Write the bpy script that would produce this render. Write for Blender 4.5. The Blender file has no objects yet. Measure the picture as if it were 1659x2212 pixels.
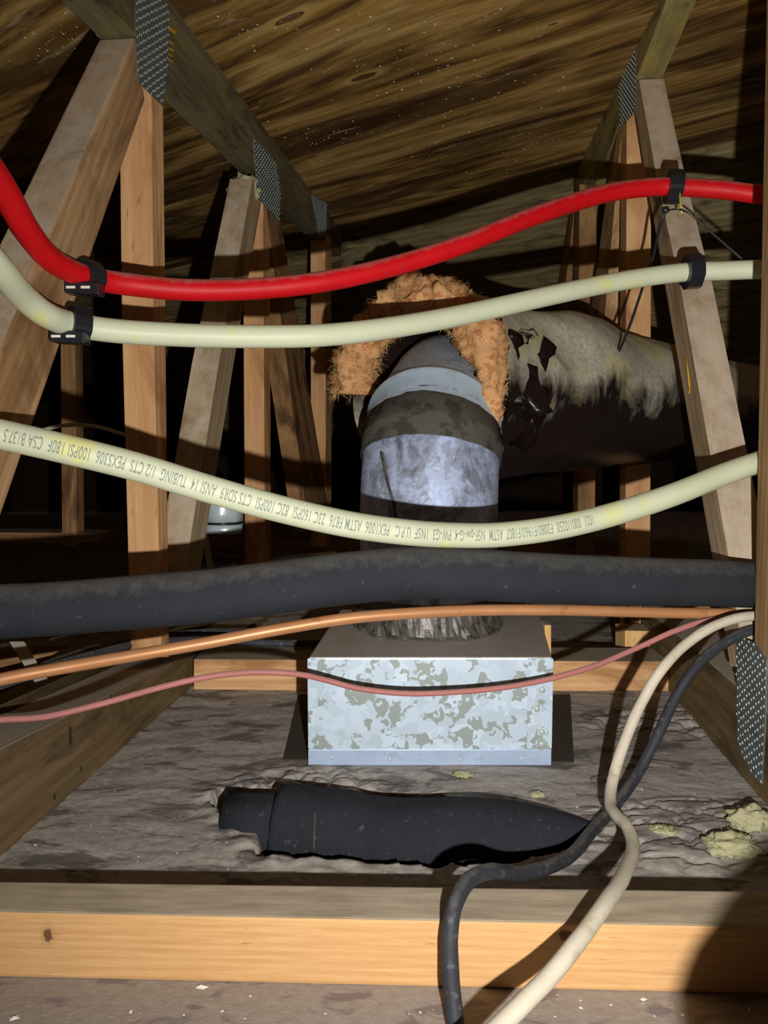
import bpy, bmesh, math, random
from mathutils import Vector, Matrix, noise
random.seed(7)
C = bpy.context.scene.collection
V = Vector
# ------------------------------------------------------------------ camera, world, lamp, exposure
F, CX, CY, ZC, PITCH = 1600.0, 829.5, 1106.0, 0.335, math.radians(4.5)
cam_d = bpy.data.cameras.new('camera'); cam = bpy.data.objects.new('camera', cam_d); C.objects.link(cam)
cam_d.sensor_fit = 'VERTICAL'; cam_d.sensor_height = 24.0; cam_d.lens = F / 2212 * 24.0; cam_d.clip_start = 0.01
cam.location = (0, 0, ZC); cam.rotation_euler = (math.pi / 2 - PITCH, 0, 0)
bpy.context.scene.camera = cam
w = bpy.data.worlds.new('world'); bpy.context.scene.world = w; w.use_nodes = True
w.node_tree.nodes['Background'].inputs[0].default_value = (1.0, 0.62, 0.45, 1)
w.node_tree.nodes['Background'].inputs[1].default_value = 0.045
ld = bpy.data.lights.new('phone_flash', 'SPOT'); lo = bpy.data.objects.new('phone_flash', ld); C.objects.link(lo)
LP = V((0.050, 0.0, ZC - 0.062)); lo.location = LP
ld.spot_size = math.radians(150); ld.spot_blend = 1.0; lo.rotation_euler = (math.pi / 2, 0, math.radians(-10))
ld.shadow_soft_size = 0.004; ld.energy = 33.0; ld.color = (1.0, 0.97, 0.93); ld.use_nodes = True
nt = ld.node_tree; em = nt.nodes['Emission']; lf = nt.nodes.new('ShaderNodeLightFalloff')
lf.inputs['Strength'].default_value = 1.0; nt.links.new(lf.outputs['Linear'], em.inputs['Strength'])
vs = bpy.context.scene.view_settings
vs.view_transform = 'Standard'; vs.look = 'None'; vs.exposure = 0.0; vs.gamma = 1.0; vs.use_curve_mapping = False
cy = bpy.context.scene.cycles
cy.max_bounces = 5; cy.diffuse_bounces = 3

# ------------------------------------------------------------------ pixel <-> place helpers
CAM = V((0, 0, ZC)); cp, sp = math.cos(PITCH), math.sin(PITCH)
def ray(px, py):
    r, u = (px - CX) / F, -(py - CY) / F
    return V((r, cp + sp * u, -sp + cp * u))
def P(px, py, Y): d = ray(px, py); return CAM + d * (Y / d.y)
def FL(px, py, z=0.0): d = ray(px, py); return CAM + d * ((z - ZC) / d.z)
def plane(a, b):
    t = (b - a); t.z = 0; t.normalize(); return a, V((t.y, -t.x, 0)), t
LA, LN, LT = plane(FL(0, 1850), FL(350, 1540))      # left truss: its face towards the aisle, normal +x
RA, RN, RT = plane(FL(1659, 1745), FL(1450, 1500)); RN = -RN   # right truss: normal -x
def onp(px, py, a, n, off=0.0):
    d = ray(px, py); return CAM + d * ((a + n * off - CAM).dot(n) / d.dot(n))
def onL(px, py, off=0.0): return onp(px, py, LA, LN, off)
def onR(px, py, off=0.0): return onp(px, py, RA, RN, off)
def srgb(r, g, b):
    f = lambda c: (c / 255 / 12.92) if c <= 10.3 else ((c / 255 + .055) / 1.055) ** 2.4
    return (f(r), f(g), f(b), 1)

# ------------------------------------------------------------------ objects
def empty(name, loc, label, cat, group=None):
    o = bpy.data.objects.new(name, None); C.objects.link(o); o.location = loc; o.empty_display_size = .02
    return tag(o, label, cat, group)
def tag(o, label=None, cat=None, group=None, kind=None):
    if label: o['label'] = label
    if cat: o['category'] = cat
    if group: o['group'] = group
    if kind: o['kind'] = kind
    return o
def link(name, me, mat, parent=None, mw=None, smooth=False):
    o = bpy.data.objects.new(name, me); C.objects.link(o)
    if mat: me.materials.append(mat)
    if mw is not None: o.matrix_world = mw
    if parent:
        o.parent = parent; o.matrix_parent_inverse = Matrix.Translation(-parent.location) if parent.parent is None and parent.type == 'EMPTY' else parent.matrix_world.inverted()
    if smooth:
        for p in me.polygons: p.use_smooth = True
    return o
def meshof(bm, name='m'):
    bmesh.ops.recalc_face_normals(bm, faces=bm.faces); me = bpy.data.meshes.new(name); bm.to_mesh(me); bm.free(); return me
def frame(x, z, loc):
    x = x.normalized(); z = (z - x * z.dot(x)).normalized(); y = z.cross(x)
    m = Matrix((x, y, z)).transposed().to_4x4(); m.translation = loc; return m
def prism(name, pts, n, t, mat, parent, axis=None, bev=.0018, rough=0):
    """board: outline pts on its face of outward normal n, thickness t behind it; local X runs along the grain"""
    if axis is None:
        axis = max((pts[(i + 1) % len(pts)] - pts[i] for i in range(len(pts))), key=lambda v: v.length)
    m = frame(axis, n, pts[0].copy()); mi = m.inverted(); bm = bmesh.new()
    a = [bm.verts.new(mi @ p) for p in pts]; b = [bm.verts.new(mi @ (p - n * t)) for p in pts]
    bm.faces.new(a); bm.faces.new(b[::-1]); k = len(pts)
    for i in range(k): bm.faces.new((a[i], b[i], b[(i + 1) % k], a[(i + 1) % k]))
    if bev: bmesh.ops.bevel(bm, geom=bm.edges[:], offset=bev, segments=2, profile=.6, affect='EDGES')
    return link(name, meshof(bm, name), mat, parent, m)
def box(name, lo_, hi, mat, parent=None, bev=.0015, axis='X'):
    pts = [V((lo_[0], lo_[1], hi[2])), V((hi[0], lo_[1], hi[2])), V((hi[0], hi[1], hi[2])), V((lo_[0], hi[1], hi[2]))]
    return prism(name, pts, V((0, 0, 1)), hi[2] - lo_[2], mat, parent, V((1, 0, 0)) if axis == 'X' else V((0, 1, 0)), bev)
def spline(pts, n=14):
    out = []; q = [pts[0] * 2 - pts[1]] + list(pts) + [pts[-1] * 2 - pts[-2]]
    for i in range(1, len(q) - 2):
        p0, p1, p2, p3 = q[i - 1:i + 3]
        for k in range(n):
            t = k / n
            out.append(.5 * ((2 * p1) + (p2 - p0) * t + (2 * p0 - 5 * p1 + 4 * p2 - p3) * t * t + (3 * p1 - p0 - 3 * p2 + p3) * t ** 3))
    out.append(q[-2]); return out
def tube_bm(path, r, sides=20, ref=V((0, 0, 1)), disp=None, caps=True, flat=1.0, inner=None):
    bm = bmesh.new(); rings = []; N = len(path); s = 0
    for i, p in enumerate(path):
        t = (path[min(i + 1, N - 1)] - path[max(i - 1, 0)]).normalized()
        u = (ref - t * ref.dot(t)).normalized(); v = t.cross(u)
        if i: s += (p - path[i - 1]).length
        rr = r(s) if callable(r) else r; ring = []
        for k in range(sides):
            a = 2 * math.pi * k / sides; q = rr * (1 + (disp(s, a) if disp else 0))
            ring.append(bm.verts.new(p + u * math.cos(a) * q + v * math.sin(a) * q * flat))
        rings.append(ring)
    for a, b in zip(rings, rings[1:]):
        for k in range(sides): bm.faces.new((a[k], a[(k + 1) % sides], b[(k + 1) % sides], b[k]))
    if caps: bm.faces.new(rings[0]); bm.faces.new(rings[-1])
    return bm
def tube(name, path, r, mat, parent=None, **k):
    return link(name, meshof(tube_bm(path, r, **k), name), mat, parent, smooth=True)
def pts(*a): return [P(*q) for q in a]

# ------------------------------------------------------------------ materials
class M_:
    def __init__(s, name, rough=.8, spec=.25, metal=0.0):
        s.m = bpy.data.materials.new(name); s.m.use_nodes = True; s.t = s.m.node_tree; s.b = s.t.nodes['Principled BSDF']
        s.b.inputs['Roughness'].default_value = rough; s.b.inputs['Specular IOR Level'].default_value = spec; s.b.inputs['Metallic'].default_value = metal
        s.co = s.t.nodes.new('ShaderNodeTexCoord')
    def n(s, ty, **k):
        o = s.t.nodes.new(ty)
        for a, b in k.items(): setattr(o, a, b)
        return o
    def l(s, a, b): s.t.links.new(a, b)
    def map(s, sc, loc=(0, 0, 0), src='Object'):
        m = s.n('ShaderNodeMapping'); m.inputs['Scale'].default_value = sc; m.inputs['Location'].default_value = loc; s.l(s.co.outputs[src], m.inputs[0]); return m.outputs[0]
    def noise(s, vec, sc=1, det=6, rough=.6, dist=0.0):
        o = s.n('ShaderNodeTexNoise'); o.inputs['Scale'].default_value = sc; o.inputs['Detail'].default_value = det; o.inputs['Roughness'].default_value = rough; o.inputs['Distortion'].default_value = dist
        s.l(vec, o.inputs['Vector']); return o.outputs[0]
    def ramp(s, fac, stops, interp='LINEAR'):
        o = s.n('ShaderNodeValToRGB'); o.color_ramp.interpolation = interp; e = o.color_ramp.elements
        while len(e) < len(stops): e.new(.5)
        for k, (p, c) in enumerate(stops): e[k].position = p; e[k].color = c if not isinstance(c, (int, float)) else (c, c, c, 1)
        s.l(fac, o.inputs[0]); return o.outputs[0]
    def ramp3(s, d, stops): return s.ramp(s.math('MULTIPLY', d, 1 / 3), [(p / 3, c) for p, c in stops])
    def mix(s, f, a, b, ty='MIX'):
        o = s.n('ShaderNodeMix', data_type='RGBA', blend_type=ty)
        for i, v in ((0, f), (6, a), (7, b)):
            if hasattr(v, 'is_linked'): s.l(v, o.inputs[i])
            else: o.inputs[i].default_value = v
        return o.outputs[2]
    def math(s, op, a, b=0.0, c=None):
        o = s.n('ShaderNodeMath', operation=op)
        for i, v in enumerate((a, b) if c is None else (a, b, c)):
            if hasattr(v, 'is_linked'): s.l(v, o.inputs[i])
            else: o.inputs[i].default_value = v
        return o.outputs[0]
    def up(s, lo_=.25, hi=.8, nz=None):
        g = s.n('ShaderNodeNewGeometry'); x = s.n('ShaderNodeSeparateXYZ'); s.l(g.outputs['Normal'], x.inputs[0]); z = x.outputs[2]
        if nz is not None: z = s.math('ADD', z, s.math('MULTIPLY', s.math('SUBTRACT', nz, .5), 1.0))
        return s.ramp(z, [(lo_, 0), (hi, 1)])
    def bump(s, h, st=.3, d=.002):
        o = s.n('ShaderNodeBump'); o.inputs['Strength'].default_value = st; o.inputs['Distance'].default_value = d; s.l(h, o.inputs['Height']); s.l(o.outputs[0], s.b.inputs['Normal'])
    def col(s, c):
        if hasattr(c, 'is_linked'): s.l(c, s.b.inputs['Base Color'])
        else: s.b.inputs['Base Color'].default_value = c
        return s.m
def wood(name, hi, lo_, dark=None, dust=None, dstr=.9, across=26, seed=0, knots=(), green=None, gs=.75):
    m = M_(name, .82, .2)
    co = m.map((1, 1, 1), (seed * 1.7, seed * .31, seed * .53))
    # knots swirl the grain round them; each is (x, y, half length, half width) in the board's own metres
    base = m.map((2.2, across, across), (seed, seed * .37, seed * .11))
    big = m.noise(base, 1.0, 3, .5, .6)
    fine = m.noise(m.map((9, across * 9, across * 9), (seed, 0, 0)), 1.0, 6, .65, .3)
    wv = m.n('ShaderNodeTexWave', bands_direction='Y'); wv.inputs['Scale'].default_value = across * .9; wv.inputs['Distortion'].default_value = 5.0; wv.inputs['Detail'].default_value = 3; wv.inputs['Detail Scale'].default_value = .6
    m.l(m.map((.12, 1, .6), (seed, 0, 0)), wv.inputs['Vector'])
    g = m.math('ADD', m.math('MULTIPLY', big, .55), m.math('MULTIPLY', fine, .45))
    c = m.ramp(g, [(.34, lo_), (.62, hi)])
    c = m.mix(m.math('MULTIPLY', wv.outputs['Fac'], .30), c, tuple(x * .72 for x in lo_[:3]) + (1,))
    h = m.math('ADD', fine, m.math('MULTIPLY', wv.outputs['Fac'], .4))
    if dark:
        blot = m.noise(m.map((5, 14, 14), (seed + 3, 0, 0)), 1.0, 5, .6, .8)
        c = m.mix(m.ramp(blot, [(.52, 0), (.66, .8)]), c, dark)
    if green:
        gr = m.noise(m.map((6, 20, 20), (seed + 9, 0, 0)), 1.0, 4, .6, .5)
        c = m.mix(m.ramp(gr, [(.50, 0), (.66, gs)]), c, green)
    fl = m.noise(m.map((30, 260, 260), (seed + 5, 0, 0)), 1.0, 2, .5)
    c = m.mix(m.ramp(fl, [(.68, 0), (.74, .6)]), c, tuple(x * .45 for x in lo_[:3]) + (1,))
    for (kx, ky, kl, kw) in knots:
        mp = m.n('ShaderNodeMapping', vector_type='POINT'); mp.inputs['Location'].default_value = (-kx / kl, -ky / kw, 0); mp.inputs['Scale'].default_value = (1 / kl, 1 / kw, 0)
        m.l(m.co.outputs['Object'], mp.inputs[0])
        ln = m.n('ShaderNodeVectorMath', operation='LENGTH'); m.l(mp.outputs[0], ln.inputs[0])
        d = m.math('ADD', ln.outputs['Value'], m.math('MULTIPLY', m.noise(m.map((60, 60, 60), (seed, 1, 0)), 1, 3), .7))
        c = m.mix(m.ramp3(d, [(.95, .85), (1.15, .95), (1.3, .25), (2.2, 0)]), c, tuple(x * .22 for x in lo_[:3]) + (1,))
        c = m.mix(m.ramp3(d, [(.3, .55), (.9, .35), (1.05, 0)]), c, tuple(x * .75 for x in lo_[:3]) + (1,))
    if dust:
        dn = m.noise(m.map((30, 30, 30)), 1.0, 5, .65)
        f = m.up(.35, .7, dn); c = m.mix(m.math('MULTIPLY', f, dstr), c, dust)
    m.bump(h, .35, .0012); return m.col(c)
DUST = srgb(150, 139, 124)
pine = wood('fresh_pine', srgb(250, 212, 148), srgb(228, 176, 108), dust=srgb(166, 152, 130), across=34, seed=1, knots=())
post_w = wood('orange_post_wood', srgb(228, 184, 134), srgb(196, 144, 94), dark=srgb(158, 108, 68), dust=DUST, seed=2)
web_w = wood('brown_web_wood', srgb(205, 170, 125), srgb(150, 112, 72), dark=srgb(112, 82, 52), dust=srgb(196, 180, 158), dstr=1.0, seed=3, across=22)
web_g = wood('grey_web_wood', srgb(212, 190, 160), srgb(165, 140, 108), dark=srgb(130, 104, 76), green=srgb(158, 142, 96), dust=srgb(205, 190, 170), seed=4, across=22)
chord_w = wood('olive_chord_wood', srgb(140, 118, 84), srgb(96, 78, 52), dark=srgb(62, 48, 30), green=srgb(122, 110, 68), dust=srgb(176, 164, 148), dstr=1.0, seed=5, across=20, gs=.35)
raft_w = wood('rafter_wood', srgb(138, 128, 98), srgb(84, 74, 52), dark=srgb(56, 46, 30), green=srgb(140, 130, 76), seed=6, across=18, gs=.45)
farw = wood('dim_far_wood', srgb(176, 136, 92), srgb(120, 84, 52), dark=srgb(70, 48, 30), dust=DUST, seed=7)

def deck_mat():
    m = M_('roof_deck_plywood', .7, .25); B = m.map((1.0, 1, 1))
    a = m.noise(m.map((1.5, 11, 1), (3.1, .4, 0)), 1, 6, .62, 1.3); b = m.noise(m.map((3.5, 60, 1), (0, 0, 0)), 1, 6, .7, .5)
    f = m.math('ADD', m.math('MULTIPLY', a, .72), m.math('MULTIPLY', b, .28))
    c = m.ramp(f, [(.33, srgb(44, 28, 14)), (.42, srgb(100, 72, 34)), (.51, srgb(168, 130, 68)), (.64, srgb(218, 182, 112))])
    big = m.noise(m.map((1.3, 7, 1), (7, 2, 0)), 1, 4, .55, .8)
    c = m.mix(m.ramp(big, [(.47, 0), (.60, .8)]), c, srgb(66, 38, 18))
    pale = m.noise(m.map((6, 46, 1), (1, 8, 0)), 1, 4, .6, .8)
    c = m.mix(m.ramp(pale, [(.60, 0), (.70, .75)]), c, srgb(205, 180, 128))
    for (kx, ky, kl, kw) in DECK_KNOTS:
        mp = m.n('ShaderNodeMapping'); mp.inputs['Location'].default_value = (-kx / kl, -ky / kw, 0); mp.inputs['Scale'].default_value = (1 / kl, 1 / kw, 0)
        m.l(m.co.outputs['Object'], mp.inputs[0]); ln = m.n('ShaderNodeVectorMath', operation='LENGTH'); m.l(mp.outputs[0], ln.inputs[0])
        d = m.math('ADD', ln.outputs['Value'], m.math('MULTIPLY', m.noise(m.map((30, 50, 1)), 1, 3), .6))
        c = m.mix(m.ramp3(d, [(1.2, 0), (1.5, .8), (2.6, 0)]), c, srgb(206, 172, 98))
        c = m.mix(m.ramp3(d, [(1.0, 0), (1.15, 1), (1.28, 0)]), c, srgb(20, 11, 6))
        c = m.mix(m.ramp3(d, [(.6, .85), (1.12, .6), (1.2, 0)]), c, srgb(92, 58, 34))
    m.bump(m.math('ADD', b, a), .5, .002); return m.col(c)

def floor_mat():
    m = M_('dusty_floor_board', .95, .1)
    a = m.noise(m.map((14, 34, 14)), 1, 6, .65, .7); b = m.noise(m.map((120, 160, 120)), 1, 5, .7)
    c = m.ramp(b, [(.3, srgb(144, 138, 131)), (.7, srgb(182, 174, 165))])
    c = m.mix(m.ramp(a, [(.53, 0), (.60, .8)]), c, srgb(92, 86, 84))
    y = m.noise(m.map((5, 7, 5), (4, 1, 0)), 1, 4, .6); c = m.mix(m.ramp(y, [(.55, 0), (.75, .4)]), c, srgb(104, 98, 94))
    s = m.n('ShaderNodeSeparateXYZ'); m.l(m.co.outputs['Object'], s.inputs[0])
    front = m.ramp(s.outputs[1], [(.462, 1), (.470, 0)])     # the board in front of the batten is cleaner
    d = m.noise(m.map((26, 60, 26), (2, 2, 0)), 1, 5, .55, .6)
    fc = m.ramp(b, [(.3, srgb(146, 136, 127)), (.7, srgb(164, 154, 143))]); fc = m.mix(m.ramp(d, [(.57, 0), (.64, .8)]), fc, srgb(122, 110, 110))
    c = m.mix(front, c, fc)
    m.bump(m.math('ADD', b, m.math('MULTIPLY', a, -1.0)), .45, .002); return m.col(c)

def plain(name, col, rough=.6, spec=.3, metal=0.0, sp_=None, spcol=None, spsc=60, dust=None, dl=(.3, .85), ds=.8, bump=.15, bsc=300, var=.85):
    m = M_(name, rough, spec, metal); n = m.noise(m.map((bsc,) * 3), 1, 4, .6)
    c = m.mix(m.ramp(m.noise(m.map((25,) * 3), 1, 4), [(.35, 0), (.7, 1)]), col, tuple(x * var for x in col[:3]) + (1,))
    if spcol: c = m.mix(m.ramp(m.noise(m.map((spsc,) * 3), 1, 4, .6), [(sp_, 0), (sp_ + .08, .8)]), c, spcol)
    if dust: c = m.mix(m.math('MULTIPLY', m.up(dl[0], dl[1], m.noise(m.map((90,) * 3), 1, 4, .7)), ds), c, dust)
    if bump: m.bump(n, bump, .001)
    return m.col(c)
red_m = plain('red_pex', srgb(214, 16, 26), .5, .3, dust=srgb(178, 130, 124), dl=(.35, 1.0), ds=.75, bump=.15, sp_=.6, spcol=srgb(190, 40, 46), spsc=220)
cream_m = plain('cream_pex', srgb(216, 222, 190), .45, .3, sp_=.58, spcol=srgb(226, 224, 142), spsc=16, var=.94, bump=.03)
foam_m = plain('black_foam', srgb(47, 50, 56), .85, .25, sp_=.66, spcol=srgb(96, 96, 96), spsc=150, dust=srgb(100, 98, 94), dl=(.4, 1.05), ds=.75, bump=.4, bsc=700)
copper_m = plain('copper_tube', srgb(210, 150, 102), .42, .4, .25, sp_=.62, spcol=srgb(178, 120, 76), spsc=30, bump=.05)
pink_m = plain('pink_sheath', srgb(188, 122, 116), .5, .3, dust=srgb(188, 158, 148), dl=(.6, 1), ds=.5, bump=.1)
beige_m = plain('beige_cable_sheath', srgb(222, 212, 190), .55, .25, sp_=.6, spcol=srgb(190, 178, 154), spsc=40, bump=.2)
blackc_m = plain('black_cable_sheath', srgb(56, 58, 64), .6, .3, sp_=.60, spcol=srgb(96, 96, 98), spsc=110, dust=srgb(116, 112, 106), dl=(.7, 1.1), ds=.5, bump=.3)
clip_m = plain('black_plastic', srgb(34, 36, 42), .3, .5, bump=.05)
white_pl = plain('white_plastic', srgb(236, 234, 220), .4, .4, bump=0)
nail_m = plain('brass_nail', srgb(205, 190, 90), .35, .5, .3, bump=0)
plate_m = plain('galvanised_plate', srgb(112, 122, 122), .5, .5, .35, sp_=.55, spcol=srgb(86, 94, 92), spsc=60, bump=.1)
tooth_m = plain('bright_metal', srgb(190, 200, 196), .4, .5, .1, bump=0)
white_m = plain('white_fleck', srgb(235, 230, 218), .9, .1, bump=0)
ins_m = plain('amber_glass_wool', srgb(206, 160, 112), .95, .05, sp_=.50, spcol=srgb(166, 104, 62), spsc=110, bump=.8, bsc=220)
fib_m = plain('glass_wool_fibres', srgb(245, 205, 140), .6, .3, bump=0)
tuft_m = plain('pale_glass_wool', srgb(180, 176, 140), .95, .05, sp_=.55, spcol=srgb(166, 158, 112), spsc=80, bump=.9, bsc=180)
tape_m = plain('dirty_tape', srgb(84, 82, 74), .8, .2, sp_=.5, spcol=srgb(54, 51, 45), spsc=45, bump=.5, bsc=240)
felt_m = plain('black_felt', srgb(44, 46, 52), .9, .15, sp_=.62, spcol=srgb(78, 78, 80), spsc=160, bump=.5, bsc=400)
foil_m = plain('silver_foil', srgb(226, 240, 246), .3, .6, .35, bump=.8, bsc=60)
ink_m = plain('grey_ink', srgb(150, 156, 146), .6, .2, bump=0)
strap_m = plain('pale_strap', srgb(200, 196, 176), .6, .3, bump=.1)
dark_patch_m = plain('dark_patch', srgb(74, 66, 60), .9, .1, bump=.5, bsc=200)

def zinc_mat(name, tint=srgb(206, 224, 240), blot=srgb(150, 162, 156), grime=0.0, sc=46, metal=.25, dustc=srgb(124, 124, 124)):
    m = M_(name, .42 if not grime else .62, .4, metal)
    wob = m.n('ShaderNodeTexNoise'); wob.inputs['Scale'].default_value = 70; m.l(m.co.outputs['Object'], wob.inputs['Vector'])
    add = m.n('ShaderNodeVectorMath', operation='MULTIPLY_ADD'); m.l(wob.outputs['Color'], add.inputs[0]); add.inputs[1].default_value = (.035, .035, .035); m.l(m.co.outputs['Object'], add.inputs[2])
    vo = m.n('ShaderNodeTexVoronoi'); vo.inputs['Scale'].default_value = sc * 2.0; m.l(add.outputs[0], vo.inputs['Vector'])
    sx = m.n('ShaderNodeSeparateXYZ'); m.l(vo.outputs['Color'], sx.inputs[0])
    c = m.ramp(sx.outputs[0], [(0, tuple(x * .8 for x in tint[:3]) + (1,)), (1, tint)])
    f = m.ramp(m.math('ADD', m.math('MULTIPLY', sx.outputs[1], .45), m.math('MULTIPLY', m.noise(add.outputs[0], 34, 2, .5), .9)), [(.79, 0), (.81, 1)], 'LINEAR')
    c = m.mix(f, c, blot)
    if grime:
        g = m.noise(m.map((22, 22, 16)), 1, 8, .75, .5)
        c = m.mix(m.ramp(g, [(.52 - grime * .12, 0), (.64, .9)]), c, srgb(82, 80, 78))
    dn = m.noise(m.map((40, 40, 40)), 1, 6, .7); c = m.mix(m.math('MULTIPLY', m.up(.6, .9, dn), .85), c, dustc)
    m.bump(m.noise(m.map((18, 18, 18)), 1, 2), .12, .003); return m.col(c)
zinc = zinc_mat('spangled_galvanised_steel', srgb(214, 232, 248), srgb(160, 172, 168), sc=40, dustc=srgb(200, 188, 174)); zinc_d = zinc_mat('grimy_galvanised_duct', srgb(190, 204, 236), srgb(160, 170, 190), .5)
zinc_c = zinc_mat('dull_galvanised_cone', srgb(190, 204, 220), srgb(160, 170, 180), .55, dustc=srgb(150, 156, 162))
def jacket_mat():
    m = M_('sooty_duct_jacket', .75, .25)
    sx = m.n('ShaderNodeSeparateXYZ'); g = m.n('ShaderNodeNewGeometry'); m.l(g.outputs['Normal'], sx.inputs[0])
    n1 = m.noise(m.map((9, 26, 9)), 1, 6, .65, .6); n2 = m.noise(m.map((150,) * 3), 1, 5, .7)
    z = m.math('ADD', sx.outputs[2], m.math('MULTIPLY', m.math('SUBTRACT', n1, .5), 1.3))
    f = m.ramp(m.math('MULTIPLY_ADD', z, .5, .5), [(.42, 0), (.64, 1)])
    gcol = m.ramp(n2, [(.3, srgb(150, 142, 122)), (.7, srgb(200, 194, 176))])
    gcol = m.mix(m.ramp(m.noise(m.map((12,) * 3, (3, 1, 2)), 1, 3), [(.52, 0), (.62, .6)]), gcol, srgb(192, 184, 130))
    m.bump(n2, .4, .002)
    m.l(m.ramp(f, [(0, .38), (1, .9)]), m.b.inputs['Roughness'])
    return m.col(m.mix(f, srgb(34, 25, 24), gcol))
jacket_m = jacket_mat()
flap_m = plain('torn_black_film', srgb(40, 28, 28), .25, .6, bump=.5, bsc=80)

# ------------------------------------------------------------------ setting: floor
HOLE = [FL(*p) for p in ((452, 1726), (470, 1706), (520, 1698), (600, 1710), (700, 1712), (830, 1716), (950, 1722), (1080, 1752), (1200, 1775), (1292, 1800), (1230, 1838), (1100, 1868), (940, 1874), (760, 1860), (612, 1852), (560, 1850), (548, 1822), (560, 1800), (525, 1786), (480, 1768))]
def inhole(x, y):
    c = False; j = len(HOLE) - 1; dmin = 1e9
    for i in range(len(HOLE)):
        a, b = HOLE[i], HOLE[j]
        if (a.y > y) != (b.y > y) and x < (b.x - a.x) * (y - a.y) / (b.y - a.y) + a.x: c = not c
        ex, ey = b.x - a.x, b.y - a.y; t = max(0, min(1, ((x - a.x) * ex + (y - a.y) * ey) / (ex * ex + ey * ey)))
        dmin = min(dmin, math.hypot(x - a.x - t * ex, y - a.y - t * ey)); j = i
    return dmin if c else -dmin
def fheight(x, y):
    n1 = noise.fractal(V((x * 16, y * 40, 0)), 1.0, 2.0, 4)
    h = .0012 * n1
    if y < .468: return h * .25
    n2 = noise.noise(V((x * 60, y * 90, 3))); h += .0005 * n2
    def crust(cx, cyy, rx, ry, amp):
        d = ((x - cx) / rx) ** 2 + ((y - cyy) / ry) ** 2
        if d > 1: return 0
        vd, vp = noise.voronoi(V((x * 22, y * 34, cx)) + V((n1, n2, 0)) * .5); e = vd[1] - vd[0]
        return (1 - d) ** .5 * (amp + .006 * max(0, min(1, e * 5)) - .005)
    h += crust(*CR1) + crust(*CR2) + crust(*CR3)
    if y < .80 and -.3 < x < .3:
        jg = .005 if x < -.06 else .0015; d = inhole(x + jg * noise.noise(V((x * 70, y * 70, 9))), y + jg * noise.noise(V((x * 80, y * 80, 4))))
        if d > 0: h -= min(.034, d * 4)
        elif d > -.03: h += .004 * (1 + d / .03) * (.5 + n2)
    return h
a = FL(690, 1685); CR1 = (a.x, a.y, .09, .035, .004); a = FL(1540, 1800); CR2 = (a.x, a.y, .13, .07, .004); a = FL(1440, 1560); CR3 = (a.x, a.y, .12, .06, .002)
def grid(xs, ys, fn, name, mat):
    vs_ = [(x, y, fn(x, y)) for y in ys for x in xs]; nx = len(xs)
    fs = [(j * nx + i, j * nx + i + 1, (j + 1) * nx + i + 1, (j + 1) * nx + i) for j in range(len(ys) - 1) for i in range(nx - 1)]
    me = bpy.data.meshes.new(name); me.from_pydata(vs_, [], fs); return link(name, me, mat, smooth=True)
def steps(*seg):
    out = [seg[0][0]]
    for a_, b_, st in seg:
        n_ = max(1, round((b_ - a_) / st)); out += [a_ + (b_ - a_) * (i + 1) / n_ for i in range(n_)]
    return out
floor = grid(steps((-2.2, -.42, .15), (-.42, .46, .0026), (.46, 2.4, .15)), steps((.0, .42, .06), (.42, .5, .004), (.5, .74, .0023), (.74, 1.15, .004), (1.15, 4.4, .12)), fheight, 'floor', floor_mat())
tag(floor, 'dusty grey brown mottled ceiling board between the timbers', None, None, 'structure')

# ------------------------------------------------------------------ setting: roof deck over the trusses
def deckz(x, y): return ZC + .565 + .07 * y + .06 * (x + .27)
GA = math.radians(-32); GX = V((math.cos(GA), math.sin(GA), 0))          # grain runs this way in plan
def ondeck(px, py):
    d = ray(px, py); t = (ZC + .565 + .06 * .27 - ZC) / (d.z - .07 * d.y - .06 * d.x); return CAM + d * t
seamA, seamB = ondeck(722, 500), ondeck(1242, 382)
O = ondeck(800, 300); nrm = V((-.06, -.07, 1)).normalized()
gx3 = (seamB - seamA).normalized()
DM = frame(gx3, -nrm, O); DMi = DM.inverted()
def dk(px, py): return DMi @ ondeck(px, py)
kn = [(625, 40, .030, .0085), (786, 166, .028, .0095), (1195, 52, .01, .004)]
DECK_KNOTS = [(dk(a_, b_).x, dk(a_, b_).y, c_, d_) for a_, b_, c_, d_ in kn]
far = DMi @ seamA; bm = bmesh.new()
ylo = far.y; sgn = 1 if ylo > 0 else -1
pl = [(-2.6, ylo), (3.0, ylo), (3.0, ylo - sgn * 3.6), (-2.6, ylo - sgn * 3.6)]
A_ = [bm.verts.new((x, y, 0)) for x, y in pl]; B_ = [bm.verts.new((x, y, -.012)) for x, y in pl]
bm.faces.new(A_); bm.faces.new(B_[::-1])
for i in range(4): bm.faces.new((A_[i], B_[i], B_[(i + 1) % 4], A_[(i + 1) % 4]))
deck = link('ceiling', meshof(bm, 'ceiling'), deck_mat(), None, DM); tag(deck, 'stained plywood underside of the roof with knots', kind='structure')
bk_w = M_('dark_end_wall', 1, 0).col(srgb(36, 28, 22)); ew = box('wall_end', (-3.2, 4.3, 0), (4.2, 4.34, 1.6), bk_w); tag(ew, kind='structure')
for nm, xx in (('wall_left', -2.2), ('wall_right', 3.0)):
    tag(box(nm, (xx, 1.2, 0), (xx + .04, 4.3, 1.6), bk_w), kind='structure')
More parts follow.
